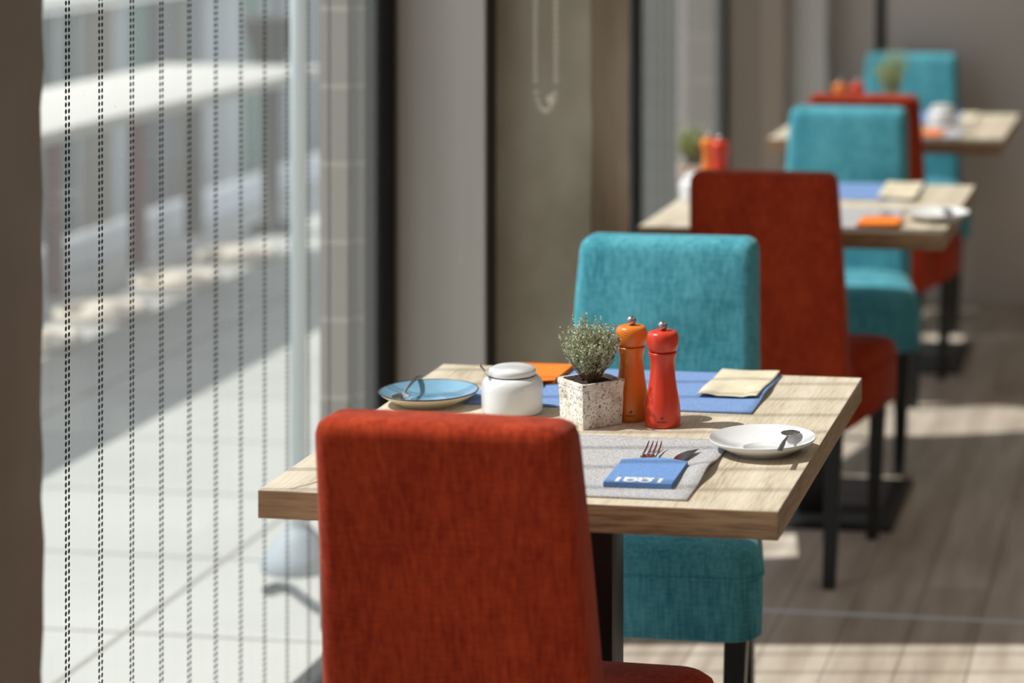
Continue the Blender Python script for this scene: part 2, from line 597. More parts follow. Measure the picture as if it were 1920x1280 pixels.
# solid wall between the two glazed bays, brick outside
struct('wall_front', (XW - 0.1, 4.2, -3.4, -3.2, 0, 3.0), M['backwall'])
struct('wall_left', (XW, XW + 0.02, 4.79, 5.255, 0, 3.0), M['panelbrown'])
struct('wall_outer', (XW - 0.14, XW - 0.005, 4.79, 5.255, 0, 3.2), M['brick'])
struct('trim_3', (XW - 0.14, XW - 0.075, 4.765, 4.789, 0, 3.2), M['brick'])
struct('trim_4', (XW + 0.02, -1.418, 4.79, 4.803, 0, 3.0), M['panelgrey'])
struct('trim_7', (XW + 0.02, -1.424, 4.803, 4.897, 0, 3.0), M['stripe'])                # recess shade built as a dark box behind the smooth grey panel beside the frame
def column(name, b, m):
    """board-cast concrete column with slightly uneven arrises"""
    x0, x1, y0, y1 = b
    bm = bmesh.new()
    rings = []
    for k in range(61):
        z = 3.0 * k / 60
        rr = lambda: random.uniform(-0.0022, 0.0022)
        rings.append([(x0, y0, z), (x1 + rr(), y0 + rr(), z), (x1 + rr(), y1 + rr(), z), (x0, y1, z)])
    loft(bm, rings)
    o = fin(bm, name, m)
    o['kind'] = 'structure'
    return o
column('pillar_near', (XW + 0.03, -1.30, 2.24, 2.616), M['concrete_dark'])
column('pillar_middle', (XW + 0.025, -1.222, 4.903, 5.255), M['concrete'])
column('pillar_far', (XW + 0.02, -1.2586, 8.49, 8.615), M['panelgrey'])
struct('trim_5', (XW + 0.02, -1.397, 8.42, 8.485, 0, 3.0), M['panelbrown'])
struct('wall_far_outer', (XW - 0.14, XW - 0.005, 8.44, 8.62, 0, 3.2), M['brick'])
struct('wall_annex', (-2.75, -1.78, 9.4, 9.8, 0, 3.3), M['darkbrick'])

def dots(name, parent, cols, z0=0.06, z1=2.9, x=XW + 0.0065):
    """twin rows of printed bird-safety dots"""
    vs, fs = [], []
    n = 10
    for yc in cols:
        for s in (-0.00495, 0.00495):
            z = z0
            while z < z1:
                b = len(vs)
                for k in range(n):
                    a = 2 * PI * k / n
                    vs.append((x, yc + s + 0.0034 * math.cos(a), z + 0.0038 * math.sin(a)))
                fs.append(tuple(range(b, b + n)))
                z += 0.0099
    me = bpy.data.meshes.new(name)
    me.from_pydata(vs, [], fs)
    o = link(name, me, M['dot'], parent)
    return o

def window(name, y0, y1, frames, cols):
    g = bpy.data.objects.new(name, None)
    COL.objects.link(g)
    g['kind'] = 'structure'
    bx('pane', (XW - 0.006, XW + 0.006, y0, y1, 0.03, 2.95), M['glass'], g)
    bm = bmesh.new()
    box(bm, XW - 0.05, XW + 0.03, y0 - 0.02, y1 + 0.02, 0.0, 0.03)
    box(bm, XW - 0.05, XW + 0.03, y0 - 0.02, y1 + 0.02, 2.95, 3.0)
    for a, b in frames:
        box(bm, XW - 0.02, XW + 0.014, a, b, 0.03, 2.95)
    fin(bm, 'window_frame', M['anthracite'], g)
    dots('dot_print', g, cols)
    return g
Y1, DY = 3.3248, 0.1094
win1 = window('window_1', -3.1, 4.70, [(4.695, 4.785), (2.3, 2.36)], [Y1 + DY * k for k in range(-7, 13)])
window('window_2', 5.27, 8.44, [(5.258, 5.29), (6.965, 7.085), (8.40, 8.44)], [Y1 + DY * k for k in list(range(19, 33)) + list(range(35, 47))])

# dust flecks dried on the near pane
rd = random.Random(11)
vs, fs = [], []
for k in range(110):
    y, z, q = rd.uniform(3.15, 4.1), rd.uniform(0.75, 1.42), rd.uniform(0.0004, 0.0011)
    a = rd.uniform(-0.5, 0.5)
    b = len(vs)
    vs += [(XW + 0.0068, y + u * q * math.cos(a) - v_ * q * 2 * math.sin(a), z + u * q * math.sin(a) + v_ * q * 2 * math.cos(a)) for u, v_ in ((-1, 0), (0, -1), (1, 0), (0, 1))]
    fs.append((b, b + 1, b + 2, b + 3))
me = bpy.data.meshes.new('dust_flecks')
me.from_pydata(vs, [], fs)
link('dust_flecks', me, M['whiteprint'], win1)['kind'] = 'stuff'

# roller blind chain in front of the middle column
p = at(1024, 205, 1.04)
ch = thing('blind_chain', (-1.305, 4.857, 0), 'looped beige bead chain of a roller blind hanging before the raw concrete column', 'chain')
bm = bmesh.new()
zs, pts = 2.98, []
while zs > 1.125:
    pts.append((-0.023, 0, zs)); pts.append((0.021, 0, zs)); zs -= 0.0135
for k in range(1, 10):
    a = PI * k / 10
    pts.append((-0.001 - 0.022 * math.cos(a), 0, 1.122 - 0.055 * math.sin(a)))
for q in pts:
    bmesh.ops.create_icosphere(bm, subdivisions=1, radius=0.0058, matrix=Matrix.Translation(q))
fin(bm, 'bead_string', M['bead'], ch, smooth=True)
bm = bmesh.new()
bmesh.ops.create_icosphere(bm, subdivisions=2, radius=0.012, matrix=Matrix.Translation((0.013, 0, 1.092)))
fin(bm, 'chain_connector', M['bead'], ch, smooth=True)

# ------------------------------------------------------------------ outside
struct('ground_terrace', (-60, XW - 0.06, -20, 60, -0.10, 0), M['paving'])
struct('trim_6', (-4.33, -4.26, 3.5, 15.5, 0, 0.10), M['kerbwhite'])                    # low white kerb
bal = thing('balustrade', (-4.60, 4, 0), 'long milky panelled balustrade with white rail beyond the outdoor table', 'balustrade')
yy = 0.5
while yy < 11.2:
    wd = random.choice((0.05, 0.08, 0.10, 0.13, 0.17)) if yy >= 3.4 else 0.725
    bx('panel', (-0.012 - random.uniform(0, 0.02), 0.012, yy, yy + wd - 0.012, 0.02, 0.955), random.choice(MILK), bal)
    yy += wd
bx('handrail', (-0.04, 0.04, -0.5, 11.4, 0.975, 1.005), M['whitepaint'], bal, bevel=0.006)

tb = thing('terrace_table', (-3.765, 7.8, 0), 'long white slab table standing on the sunny terrace outside the window', 'table')
bx('tabletop', (-0.345, 0.335, -2.6, 1.55, 0.715, 0.755), M['whitepaint'], tb, bevel=0.006)
for y, m in ((-2.4, 'maroon'), (-1.0, 'maroon'), (0.45, 'maroon'), (1.16, 'maroon')):
    bx('leg', (-0.315, -0.265, y - 0.025, y + 0.025, 0, 0.715), M[m], tb)
tag(bx('terrace_post', (-4.17, -4.11, 9.67, 9.73, 0, 0.72), M['olive']), 'grey olive post standing past the far end of the terrace table', 'post')
pl = thing('terrace_planter', (-3.86, 9.86, 0), 'dark flared planter beyond the far end of the white terrace table', 'planter')
bm = bmesh.new()
lathe(bm, [(0, 0), (0, 0.10), (0.012, 0.10), (0.05, 0.035), (0.62, 0.040), (0.70, 0.062), (0.90, 0.125), (0.915, 0.128), (0.915, 0.112), (0.74, 0.05), (0.73, 0)], 28)
fin(bm, 'planter_body', M['darkplastic'], pl, smooth=True)
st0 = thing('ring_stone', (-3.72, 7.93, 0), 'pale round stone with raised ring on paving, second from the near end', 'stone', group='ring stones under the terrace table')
bm = bmesh.new()  # discs and rings shaped as stand-ins for sun patches and chair shadows
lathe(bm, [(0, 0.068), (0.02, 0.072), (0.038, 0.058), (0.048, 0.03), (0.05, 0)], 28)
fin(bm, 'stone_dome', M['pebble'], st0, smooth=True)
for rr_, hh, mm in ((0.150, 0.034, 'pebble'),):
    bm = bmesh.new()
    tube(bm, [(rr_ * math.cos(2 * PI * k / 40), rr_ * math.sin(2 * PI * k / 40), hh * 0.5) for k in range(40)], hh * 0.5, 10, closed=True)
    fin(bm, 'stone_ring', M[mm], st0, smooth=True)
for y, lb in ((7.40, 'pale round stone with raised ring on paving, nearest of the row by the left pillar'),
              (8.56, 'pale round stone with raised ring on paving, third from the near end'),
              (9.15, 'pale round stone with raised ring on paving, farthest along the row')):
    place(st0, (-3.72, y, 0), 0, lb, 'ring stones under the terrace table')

pp = at(560, 1063, 0.0)
pr = thing('closed_parasol', (pp.x, pp.y, 0), 'closed parasol on a pale blue pole just outside the glass', 'parasol')
bm = bmesh.new()
tube(bm, [(0, 0, 0.05), (0, 0, 2.75)], 0.018, 20)
fin(bm, 'pole', M['pole'], pr, smooth=True)
bm = bmesh.new()
lathe(bm, [(0, 0), (0, 0.082), (0.008, 0.086), (0.035, 0.074), (0.068, 0.048), (0.09, 0.028), (0.095, 0)], 32)
fin(bm, 'base', M['baseglass'], pr, smooth=True)
bm = bmesh.new()
n = 16
loft(bm, [[((rr * (1 + 0.22 * (k % 2))) * math.cos(2 * PI * k / n), (rr * (1 + 0.22 * (k % 2))) * math.sin(2 * PI * k / n), z) for k in range(n)]
          for z, rr in ((1.45, 0.06), (1.7, 0.085), (2.3, 0.06), (2.68, 0.022))])
fin(bm, 'canopy', M['canvas'], pr, smooth=True)
bm = bmesh.new()
bmesh.ops.create_icosphere(bm, subdivisions=2, radius=0.017, matrix=Matrix.Translation((0.028, -0.02, 0.13)))
fin(bm, 'clamp_knob', M['darkplastic'], pr, smooth=True)
hs = bmesh.new()
hp = [at(*q, 0.012) for q in ((497, 1106), (520, 1098), (545, 1102), (572, 1122), (605, 1142), (650, 1150), (668, 1180), (640, 1215), (612, 1240), (585, 1262), (556, 1290), (520, 1330))]
sm = []
for i in range(len(hp) - 1):
    p0, p1, p2, p3 = hp[max(i - 1, 0)], hp[i], hp[i + 1], hp[min(i + 2, len(hp) - 1)]
    for k in range(6):
        t = k / 6
        sm.append(0.5 * ((2 * p1) + (p2 - p0) * t + (2 * p0 - 5 * p1 + 4 * p2 - p3) * t * t + (3 * p1 - p0 - 3 * p2 + p3) * t ** 3))
tube(hs, sm, 0.009, 10)
tag(fin(hs, 'garden_hose', M['hose'], smooth=True), 'dark rubber hose curling on the terrace paving beside the parasol base', 'hose')

# ------------------------------------------------------------------ chairs
def make_chair(fab, label):
    """upholstered chair; origin under the middle of the back's rear face, seat towards +y"""
    t = thing('dining_chair', (0, 0, 0), label, 'chair')
    # backrest: tapered slab, slightly bowed
    bm = bmesh.new()
    rings = []
    nx = 9
    for z, hw, yo, th in ((0.330, 0.179, 0.082, 0.088), (0.48, 0.177, 0.070, 0.088), (0.60, 0.173, 0.055, 0.087), (0.70, 0.169, 0.040, 0.086),
                          (0.80, 0.165, 0.021, 0.085), (0.87, 0.162, 0.006, 0.085), (0.906, 0.160, -0.002, 0.084)):
        ring = [(-hw + 2 * hw * k / (nx - 1), yo, z) for k in range(nx)]
        ring += [(hw - 2 * hw * k / (nx - 1), yo + th + 0.004 * math.sin(PI * k / (nx - 1)), z) for k in range(nx)]
        rings.append(ring)
    loft(bm, rings)
    fin(bm, 'backrest', fab, t, smooth=True, bevel=0.022, seg=5, angle=50)
    # seat: trapezoid wider at the front, rounded corners, slight crown
    bm = bmesh.new()
    def outline(e):
        """plan outline; e insets it"""
        pts = []
        hw0, hw1, y0, y1, r = 0.178 - e, 0.243 - e, 0.13, 0.505 - e, 0.045
        pts.append((-hw0, y0)); 
        for k in range(7):
            a = PI - (PI / 2) * k / 6
            pts.append((-hw1 + r + r * math.cos(a), y1 - r + r * math.sin(a)))
        for k in range(7):
            a = PI / 2 - (PI / 2) * k / 6
            pts.append((hw1 - r + r * math.cos(a), y1 - r + r * math.sin(a)))
        pts.append((hw0, y0))
        return pts
    prof = ((0.325, 0.008), (0.330, 0.002), (0.38, 0.0), (0.428, 0.0), (0.445, 0.0015), (0.458, 0.006), (0.468, 0.016), (0.474, 0.034), (0.478, 0.07), (0.481, 0.12))
    loft(bm, [[(x, y, z) for x, y in outline(e)] for z, e in prof])
    st = fin(bm, 'seat', fab, t, smooth=True)
    bm = bmesh.new()
    tube(bm, [(x, y, 0.428) for x, y in outline(-0.0012)], 0.0022, 6)
    fin(bm, 'piping', fab, st, smooth=True)
    for s in (-1, 1):
        for (xt, yt, xb, yb) in ((0.200, 0.455, 0.186, 0.452), (0.146, 0.115, 0.142, 0.055)):
            bm = bmesh.new()
            a, b = 0.0185, 0.0135
            loft(bm, [[(s * xb + i * b, yb + j * b, 0) for i, j in ((-1, -1), (1, -1), (1, 1), (-1, 1))],
                      [(s * xt + i * a, yt + j * a, 0.332) for i, j in ((-1, -1), (1, -1), (1, 1), (-1, 1))]])
            fin(bm, 'leg', M['blackwood'], t, bevel=0.002, seg=1)
    return t
red = make_chair(M['red'], 'large orange-red upholstered chair in the foreground, its back towards us')
red.location = (-0.892, 2.805, 0)
red.rotation_euler.z = math.radians(-2)
place(red, (-0.908, 5.155, 0), 0, 'dark red upholstered chair behind the first teal chair, back to us at the second table')
place(red, (-0.919, 6.905, 0), 0, 'farthest red chair, mostly hidden between two teal chairs')
teal = make_chair(M['teal'], 'teal upholstered chair facing us across the nearest table, behind the herb and mills')
teal.location = (-0.920, 4.325, 0)
teal.rotation_euler.z = PI
place(teal, (-0.915, 6.645, 0), PI, 'middle teal upholstered chair facing us behind the second table')
place(teal, (-0.950, 8.52, 0), PI, 'farthest teal chair standing against the taupe back wall')

# ------------------------------------------------------------------ tables
TW, TD, TH, TT = 0.70, 0.812, 0.75, 0.0375
def make_table(label):
    t = thing('dining_table', (0, 0, 0), label, 'table')
    bm = bmesh.new()
    box(bm, -TW / 2, TW / 2, -TD / 2, TD / 2, TH - TT, TH)
    o = fin(bm, 'tabletop', [M['oak'], M['oakedge'], M['oakside']], t)
    for f in o.data.polygons:
        if abs(f.normal.y) > 0.9: f.material_index = 1
        elif abs(f.normal.x) > 0.9: f.material_index = 2
    md = o.modifiers.new('bevel', 'BEVEL')
    md.width = 0.0012
    md.segments = 2
    # drying crack let into the top near the window side
    bm = bmesh.new()
    cr = [(-0.31, -0.395), (-0.290, -0.36), (-0.282, -0.33), (-0.268, -0.30), (-0.262, -0.27), (-0.25, -0.235)]
    for (a, b), (c, d) in zip(cr, cr[1:]):
        vs = [bm.verts.new(p) for p in ((a, b, TH + 0.0003), (a + 0.0018, b, TH + 0.0003), (c + 0.0018, d, TH + 0.0003), (c, d, TH + 0.0003))]
        bm.faces.new(vs)
    fin(bm, 'drying_crack', M['stripe'], o)
    bx('post', (-0.043, 0.043, -0.036, 0.038, 0.012, TH - TT), M['steel_black'], t, bevel=0.002)
    bx('base_plate', (-0.20, 0.20, -0.132, 0.33, 0.0, 0.012), M['steel_black'], t, bevel=0.003)
    bx('top_plate', (-0.16, 0.16, -0.16, 0.16, TH - TT - 0.006, TH - TT), M['steel_black'], t)
    return t
T1, T2, T3 = Vector((-0.8655, 3.463, 0)), Vector((-0.883, 5.79, 0)), Vector((-0.888, 7.56, 0))
tab = make_table('nearest oak dining table laid with herb pot, mills and a cutlery pouch')
tab.location = T1
place(tab, T2, 0, 'middle oak dining table between the dark red chair and the second teal chair')
place(tab, T3, 0, 'farthest oak dining table in front of the taupe back wall')

# ------------------------------------------------------------------ table things
Z0 = TH + 0.0002
def slab_grid(name, c00, c10, c11, c01, h, m, nx=18, ny=14, wave=None, edge=None):
    """soft sheet between four corners (on the table), thickness h"""
    bm = bmesh.new()
    V = [[None] * (nx + 1) for _ in range(ny + 1)]
    W = [[None] * (nx + 1) for _ in range(ny + 1)]
    for j in range(ny + 1):
        for i in range(nx + 1):
            s, t = i / nx, j / ny
            p = (c00 * (1 - s) + c10 * s) * (1 - t) + (c01 * (1 - s) + c11 * s) * t
            lift = wave(s, t) if wave else 0
            V[j][i] = bm.verts.new((p.x, p.y, p.z + lift + h))
            W[j][i] = bm.verts.new((p.x, p.y, p.z + lift))
    for j in range(ny):
        for i in range(nx):
            bm.faces.new((V[j][i], V[j][i + 1], V[j + 1][i + 1], V[j + 1][i]))
            bm.faces.new((W[j][i], W[j + 1][i], W[j + 1][i + 1], W[j][i + 1]))
    for i in range(nx):
        bm.faces.new((W[0][i], W[0][i + 1], V[0][i + 1], V[0][i]))
        bm.faces.new((W[ny][i + 1], W[ny][i], V[ny][i], V[ny][i + 1]))
    for j in range(ny):
        bm.faces.new((W[j + 1][0], W[j][0], V[j][0], V[j + 1][0]))
        bm.faces.new((W[j][nx], W[j + 1][nx], V[j + 1][nx], V[j][nx]))
    return fin(bm, name, m, smooth=False)
def rect_mat(name, x0, x1, y0, y1, m, label, wave=None, z=Z0, h=0.0032):
    o = slab_grid(name, Vector((x0, y0, z)), Vector((x1, y0, z)), Vector((x1, y1, z)), Vector((x0, y1, z)), h, m, 30, 22, wave)
    for f in o.data.polygons: f.use_smooth = True
    md = o.modifiers.new('bevel', 'BEVEL')
    md.width = 0.0008
    md.segments = 1
    md.limit_method = 'ANGLE'
    return tag(o, label, 'placemat')
g = lambda x, c, w_: math.exp(-((x - c) / w_) ** 2)
rect_mat('placemat', -1.091, -0.641, 3.087, 3.412, M['greyfelt'], 'grey felt placemat under the blue pouch on the nearest table',
         lambda s, t: 0.009 * g(s, 1.0, 0.06) * g(t, 0.45, 0.16))
rect_mat('placemat', -1.095, -0.645, 3.587, 3.858, M['bluefelt'], 'blue felt placemat at the far side of the nearest table',
         lambda s, t: 0.005 * g(s, 1.0, 0.05) * g(t, 0.5, 0.2))
rect_mat('placemat', -1.12, -0.655, T2.y - 0.37, T2.y - 0.05, M['greyfelt'], 'pale grey placemat under the orange pouch on the middle table')
rect_mat('placemat', -1.115, -0.655, T2.y + 0.10, T2.y + 0.395, M['bluefelt'], 'blue felt placemat with napkin on the middle table')
rect_mat('placemat', -1.12, -0.665, T3.y - 0.37, T3.y - 0.05, M['greyfelt'], 'pale grey placemat on the farthest table')
rect_mat('placemat', -1.115, -0.70, T3.y + 0.10, T3.y + 0.395, M['bluefelt'], 'blue felt placemat behind the sugar bowl on the farthest table')

# folded beige napkins
def napkin(c, label, z=Z0 + 0.0034, h=0.0022):
    q = [Vector((a.x, a.y, z)) for a in c]
    o = slab_grid('napkin', q[0], q[1], q[2], q[3], h, M['beigepaper'], 26, 18,
                  lambda s, t: 0.0012 + 0.0040 * max(0, math.sin(s * 7.5 + 0.6)) * g(t, 0.0, 0.45) + 0.0016 * math.sin(t * 5 + s * 3) ** 2)
    for f in o.data.polygons: f.use_smooth = True
    md = o.modifiers.new('bevel', 'BEVEL')
    md.width = 0.0008
    md.segments = 1
    md.limit_method = 'ANGLE'
    return tag(o, label, 'napkin')
zn = Z0 + 0.006
napkin([at(1306, 741, zn), at(1419, 746, zn), at(1463, 697, zn), at(1354, 693, zn)], 'folded beige paper napkin on the blue placemat of the nearest table')
napkin([at(1645, 370, zn), at(1716, 374, zn), at(1733, 343, zn), at(1664, 341, zn)], 'folded beige paper napkin on the middle table')
napkin([at(1797, 226, zn), at(1828, 227, zn), at(1836, 210, zn), at(1806, 209, zn)], 'beige paper napkin at the far side of the farthest table', z=Z0)

# saucers
def saucer(name, loc, mtop, label, blue=False, rz=0):
    t = thing(name, loc, label, 'saucer', rz)
    top = [(0.0215, 0.0752), (0.0205, 0.0735), (0.0150, 0.066), (0.0088, 0.052), (0.0062, 0.040), (0.0058, 0.0295), (0.0064, 0.0283), (0.0060, 0.0272), (0.0042, 0.0262), (0.0040, 0.0)]
    und = [(0.0215, 0.0752), (0.0205, 0.0758), (0.0175, 0.0735), (0.0110, 0.0630), (0.0040, 0.0490), (0.0020, 0.0450), (0.0, 0.0440), (0.0, 0.0400), (0.0018, 0.0385), (0.0018, 0.0)]
    bm = bmesh.new()
    lathe(bm, top, 64)
    fin(bm, 'plate_top', mtop, t, smooth=True)
    bm = bmesh.new()
    lathe(bm, und, 64)
    fin(bm, 'plate_underside', M['cream'] if blue else M['porcelain'], t, smooth=True)
    if blue:
        bm = bmesh.new()
        tube(bm, [(0.0755 * math.cos(2 * PI * k / 72), 0.0755 * math.sin(2 * PI * k / 72), 0.0208) for k in range(72)], 0.0011, 8, closed=True)
        tag(fin(bm, 'rim', M['brownrim'], t, smooth=True), 'thin dark brown rim')
    return t
pb = at(804, 732, TH + 0.02)
saucer('saucer', (pb.x, pb.y, Z0), M['blueglaze'], 'blue glazed saucer with brown rim at the window side of the nearest table', True)
pw = at(1430, 820, TH + 0.02)
sau = saucer('saucer', (pw.x, pw.y, Z0), M['porcelain'], 'white saucer near the right edge of the nearest table')
p2 = at(1757, 397, TH + 0.02)
place(sau, (p2.x, p2.y, Z0), 0, 'white saucer at the right edge of the middle table')

# cutlery: every piece is one shaped solid
def spoon_bm(bm, L=0.118, bw=0.0138, bl=0.038):
    """teaspoon along +y: handle end at y=0, bowl tip at y=L; z is up"""
    rings = []
    n = 12
    def sec(y, hw, ht, zc, cup=0):
        ring = []
        for k in range(n):
            a = 2 * PI * k / n
            x = hw * math.cos(a)
            z = zc + ht * math.sin(a) - cup * (1 - (x / max(hw, 1e-6)) ** 2)
            ring.append((x, y, z))
        return ring
    hy = L - bl
    for f, hw, ht, zc in ((0, 0.0040, 0.0006, 0.0075), (0.02, 0.0045, 0.0008, 0.0075), (0.5, 0.0030, 0.0009, 0.0088), (0.85, 0.0018, 0.0013, 0.0065), (1.0, 0.0022, 0.0012, 0.0045)):
        rings.append(sec(f * hy, hw, ht, zc))
    for k in range(1, 11):
        u = k / 10
        hw = bw * math.sqrt(max(0.0, 1 - (2 * u - 1.02) ** 2 * 0.97)) * (0.92 + 0.16 * u)
        rings.append(sec(hy + bl * u, max(hw, 0.0022), 0.0007, 0.0042, 0.0048 * math.sin(PI * min(u, 0.97))))
    loft(bm, rings)
def spoon(label, bowl, tail, zb, zt, mm='chrome', L=None):
    b = Vector((bowl.x, bowl.y, zb))
    a = Vector((tail.x, tail.y, zt))
    d = b - a
    L = L or d.length
    o_bm = bmesh.new()
    spoon_bm(o_bm, L)
    o = fin(o_bm, 'teaspoon', M[mm], smooth=True)
    q = d.normalized().to_track_quat('Y', 'Z')
    o.rotation_euler = q.to_euler()
    o.location = a
    return tag(o, label, 'spoon')
# spoon on the white saucer: bowl rests in the well, handle over the near rim
b_ = at(1485, 804, TH + 0.0205); a_ = at(1461, 846, TH + 0.0255)
spoon('polished teaspoon with dark reflections resting on the white saucer of the nearest table', b_, a_, TH + 0.0150, TH + 0.0180)
b_ = at(746, 746, TH + 0.0205); a_ = at(788, 704, TH + 0.0255)
spoon('dark teaspoon leaning on the blue saucer', b_, a_, TH + 0.0150, TH + 0.0180)
b_ = at(1772, 389, TH + 0.0205); a_ = at(1787, 410, TH + 0.0255)
spoon('dark teaspoon on the white saucer of the middle table', b_, a_, TH + 0.0150, TH + 0.0180)
b_ = at(1803, 238, TH + 0.01); a_ = at(1856, 242, TH)
spoon('teaspoon lying bare at the right of the farthest table', b_, a_, TH - 0.0008, TH - 0.005)

def cutlery_pouch(name, loc, rz, m, label, printed):
    """flat felt sleeve 92 x 130 mm with an arched mouth at +y"""
    t = thing(name, loc, label, 'cutlery pouch', rz)
    def sheet(bm, arch, z, h, e=0.0):
        bot, top = [], []
        w2, L = 0.046 - e, 0.122
        pts = [(-w2, 0), (w2, 0), (w2, L)]
        for k in range(1, 16):
            u = k / 16
            x = w2 - 2 * w2 * u
            pts.append((x, L + arch * math.sin(PI * u) ** 1.1))
        pts.append((-w2, L))
        loft(bm, [[(x, y, z) for x, y in pts], [(x, y, z + h) for x, y in pts]])
    bm = bmesh.new()
    sheet(bm, 0.0, 0.0, 0.0018)
    fin(bm, 'pouch_back', m, t)
    bm = bmesh.new()
    sheet(bm, 0.015, 0.0050, 0.0018)
    fr = fin(bm, 'pouch_front', m, t)
    bm = bmesh.new()
    box(bm, -0.046, -0.043, 0, 0.122, 0.0018, 0.0050)
    box(bm, 0.043, 0.046, 0, 0.122, 0.0018, 0.0050)
    box(bm, -0.043, 0.043, 0, 0.003, 0.0018, 0.0050)
    fin(bm, 'seam', m, t)
    if printed:
        def txt(s, size, x, y, nm, bold=0.0):
            cu = bpy.data.curves.new(nm, 'FONT')
            cu.body = s
            cu.size = size
            cu.align_x = 'CENTER'
            cu.extrude = 0.0001
            cu.offset = bold
            tmp = bpy.data.objects.new('tmp', cu)
            COL.objects.link(tmp)
            dg = bpy.context.evaluated_depsgraph_get()
            me = bpy.data.meshes.new_from_object(tmp.evaluated_get(dg))
            bpy.data.objects.remove(tmp)
            me.transform(Matrix.Translation((x, y, 0.0070)) @ Matrix.Rotation(PI, 4, 'Z'))
            o = link(nm, me, M['whiteprint'], fr)
            return o
        txt('1', 0.028, 0.028, 0.024, 'print_numeral', 0.0012)
        txt('1', 0.028, -0.029, 0.024, 'print_numeral', 0.0012)
        txt('OO', 0.024, -0.002, 0.021, 'print_ovals', 0.0011)
        txt('INDNINI', 0.0105, -0.002, 0.0275, 'print_lettering', 0.0004)
    return t
pf = at(1198, 920, TH)
POU = (-0.717, 3.130, Z0 + 0.0036)
cutlery_pouch('cutlery_pouch', POU, math.radians(1.5), M['pouchblue'], 'blue felt cutlery pouch with white upside-down print on the grey placemat', True)
OPO = (-1.035, 3.852, Z0 + 0.0036)
po = cutlery_pouch('cutlery_pouch', OPO, PI, M['orangefelt'], 'orange felt cutlery pouch behind the sugar bowl and herb pot', False)
place(po, (-0.690, 5.43, Z0 + 0.0036), 0, 'orange felt cutlery pouch on the pale placemat of the middle table')
place(po, (-0.772, 7.245, Z0 + 0.0036), 0, 'orange felt cutlery pouch on the farthest table')

def fork_mesh():
    bm = bmesh.new()
    def strip(pts, n=8):
        rings = []
        for y, hw, z, ht, xc in pts:
            rings.append([(xc + hw * math.cos(2 * PI * k / n), y, z + ht * math.sin(2 * PI * k / n)) for k in range(n)])
        loft(bm, rings)
    strip([(0, 0.006, 0.0042, 0.0009, 0), (0.05, 0.0045, 0.0042, 0.001, 0), (0.095, 0.003, 0.0045, 0.0013, 0), (0.112, 0.004, 0.0055, 0.0012, 0), (0.122, 0.0108, 0.0066, 0.0009, 0), (0.141, 0.0118, 0.0052, 0.0008, 0)])
    for i in range(4):
        x = -0.0098 + 0.00653 * i
        strip([(0.139, 0.0019, 0.0053, 0.0008, x), (0.155, 0.0017, 0.0048, 0.0008, x), (0.175, 0.0014, 0.0075, 0.0007, x * 0.97), (0.192, 0.0006, 0.0120, 0.0004, x * 0.93)], 6)
    return bm
def knife_mesh():
    bm = bmesh.new()
    def sec(y, x0, x1, z0, z1):
        return [(x0, y, (z0 + z1) / 2), ((x0 + x1) / 2, y, z0), (x1, y, (z0 + z1) / 2), ((x0 + x1) / 2, y, z1)]
    loft(bm, [sec(0, -0.007, 0.007, 0.0022, 0.0048), sec(0.08, -0.0055, 0.0055, 0.0022, 0.005), sec(0.10, -0.005, 0.005, 0.0028, 0.0045),
              sec(0.115, -0.0075, 0.008, 0.0034, 0.0044), sec(0.15, -0.010, 0.009, 0.0036, 0.0044), sec(0.165, -0.0085, 0.0095, 0.0038, 0.0046),
              sec(0.18, -0.0035, 0.010, 0.0042, 0.005), sec(0.188, 0.003, 0.0102, 0.0044, 0.005), sec(0.194, 0.0092, 0.0104, 0.0046, 0.005)])
    return bm
fk = fin(fork_mesh(), 'fork', M['chrome'], smooth=True)
tag(fk, 'fork with four dark tines standing out of the blue pouch', 'fork')
fk.location = (POU[0] - 0.012, POU[1] + 0.020, POU[2] - 0.0007)
fk.rotation_euler.z = math.radians(3)
kn = fin(knife_mesh(), 'table_knife', M['chrome'])
tag(kn, 'table knife with a reddish blade leaning out of the blue pouch', 'knife')
kn.location = (POU[0] + 0.012, POU[1] + 0.012, POU[2] - 0.0005)
kn.rotation_euler = (0, math.radians(0), math.radians(-6))
for src, dx, a, lb in ((fk, 0.014, PI + 0.05, 'fork sticking out of the orange pouch towards the sugar bowl'), (kn, -0.014, PI - 0.10, 'knife sticking out of the orange pouch behind the sugar bowl')):
    c = copy_tree(src)
    c.location = (OPO[0] + dx, OPO[1] - 0.012, OPO[2] - 0.0006)
    c.rotation_euler = (0, 0, a)
    c['label'] = lb
c = copy_tree(fk)
c.location = (-0.69, 5.44, OPO[2] - 0.0006)
c.rotation_euler = (0, 0, 0)
c['label'] = 'fork in the orange pouch of the middle table'

# sugar bowl
def sugar_bowl(label):
    t = thing('sugar_bowl', (0, 0, 0), label, 'sugar bowl')
    bm = bmesh.new()
    lathe(bm, [(0.0, 0), (0.0, 0.041), (0.0015, 0.0445), (0.006, 0.0462), (0.02, 0.0466), (0.038, 0.0466), (0.046, 0.0458), (0.051, 0.0432), (0.0545, 0.0395), (0.0560, 0.0365),
               (0.0560, 0.0340), (0.052, 0.0335), (0.01, 0.040), (0.004, 0)], 64)
    fin(bm, 'bowl', M['porcelain'], t, smooth=True)
    bm = bmesh.new()
    lathe(bm, [(0.0570, 0), (0.0570, 0.033), (0.0578, 0.0352), (0.0600, 0.0360), (0.0648, 0.0358), (0.0672, 0.0342), (0.0705, 0.027), (0.0728, 0.016), (0.0735, 0.0)], 64)
    fin(bm, 'lid', M['porcelain'], t, smooth=True)
    return t
sb = sugar_bowl('white porcelain sugar bowl with lid behind the foreground red chair')
ps = at(960.5, 773, TH)
sb.location = (ps.x, ps.y, Z0)
q = at(1309, 378, TH)
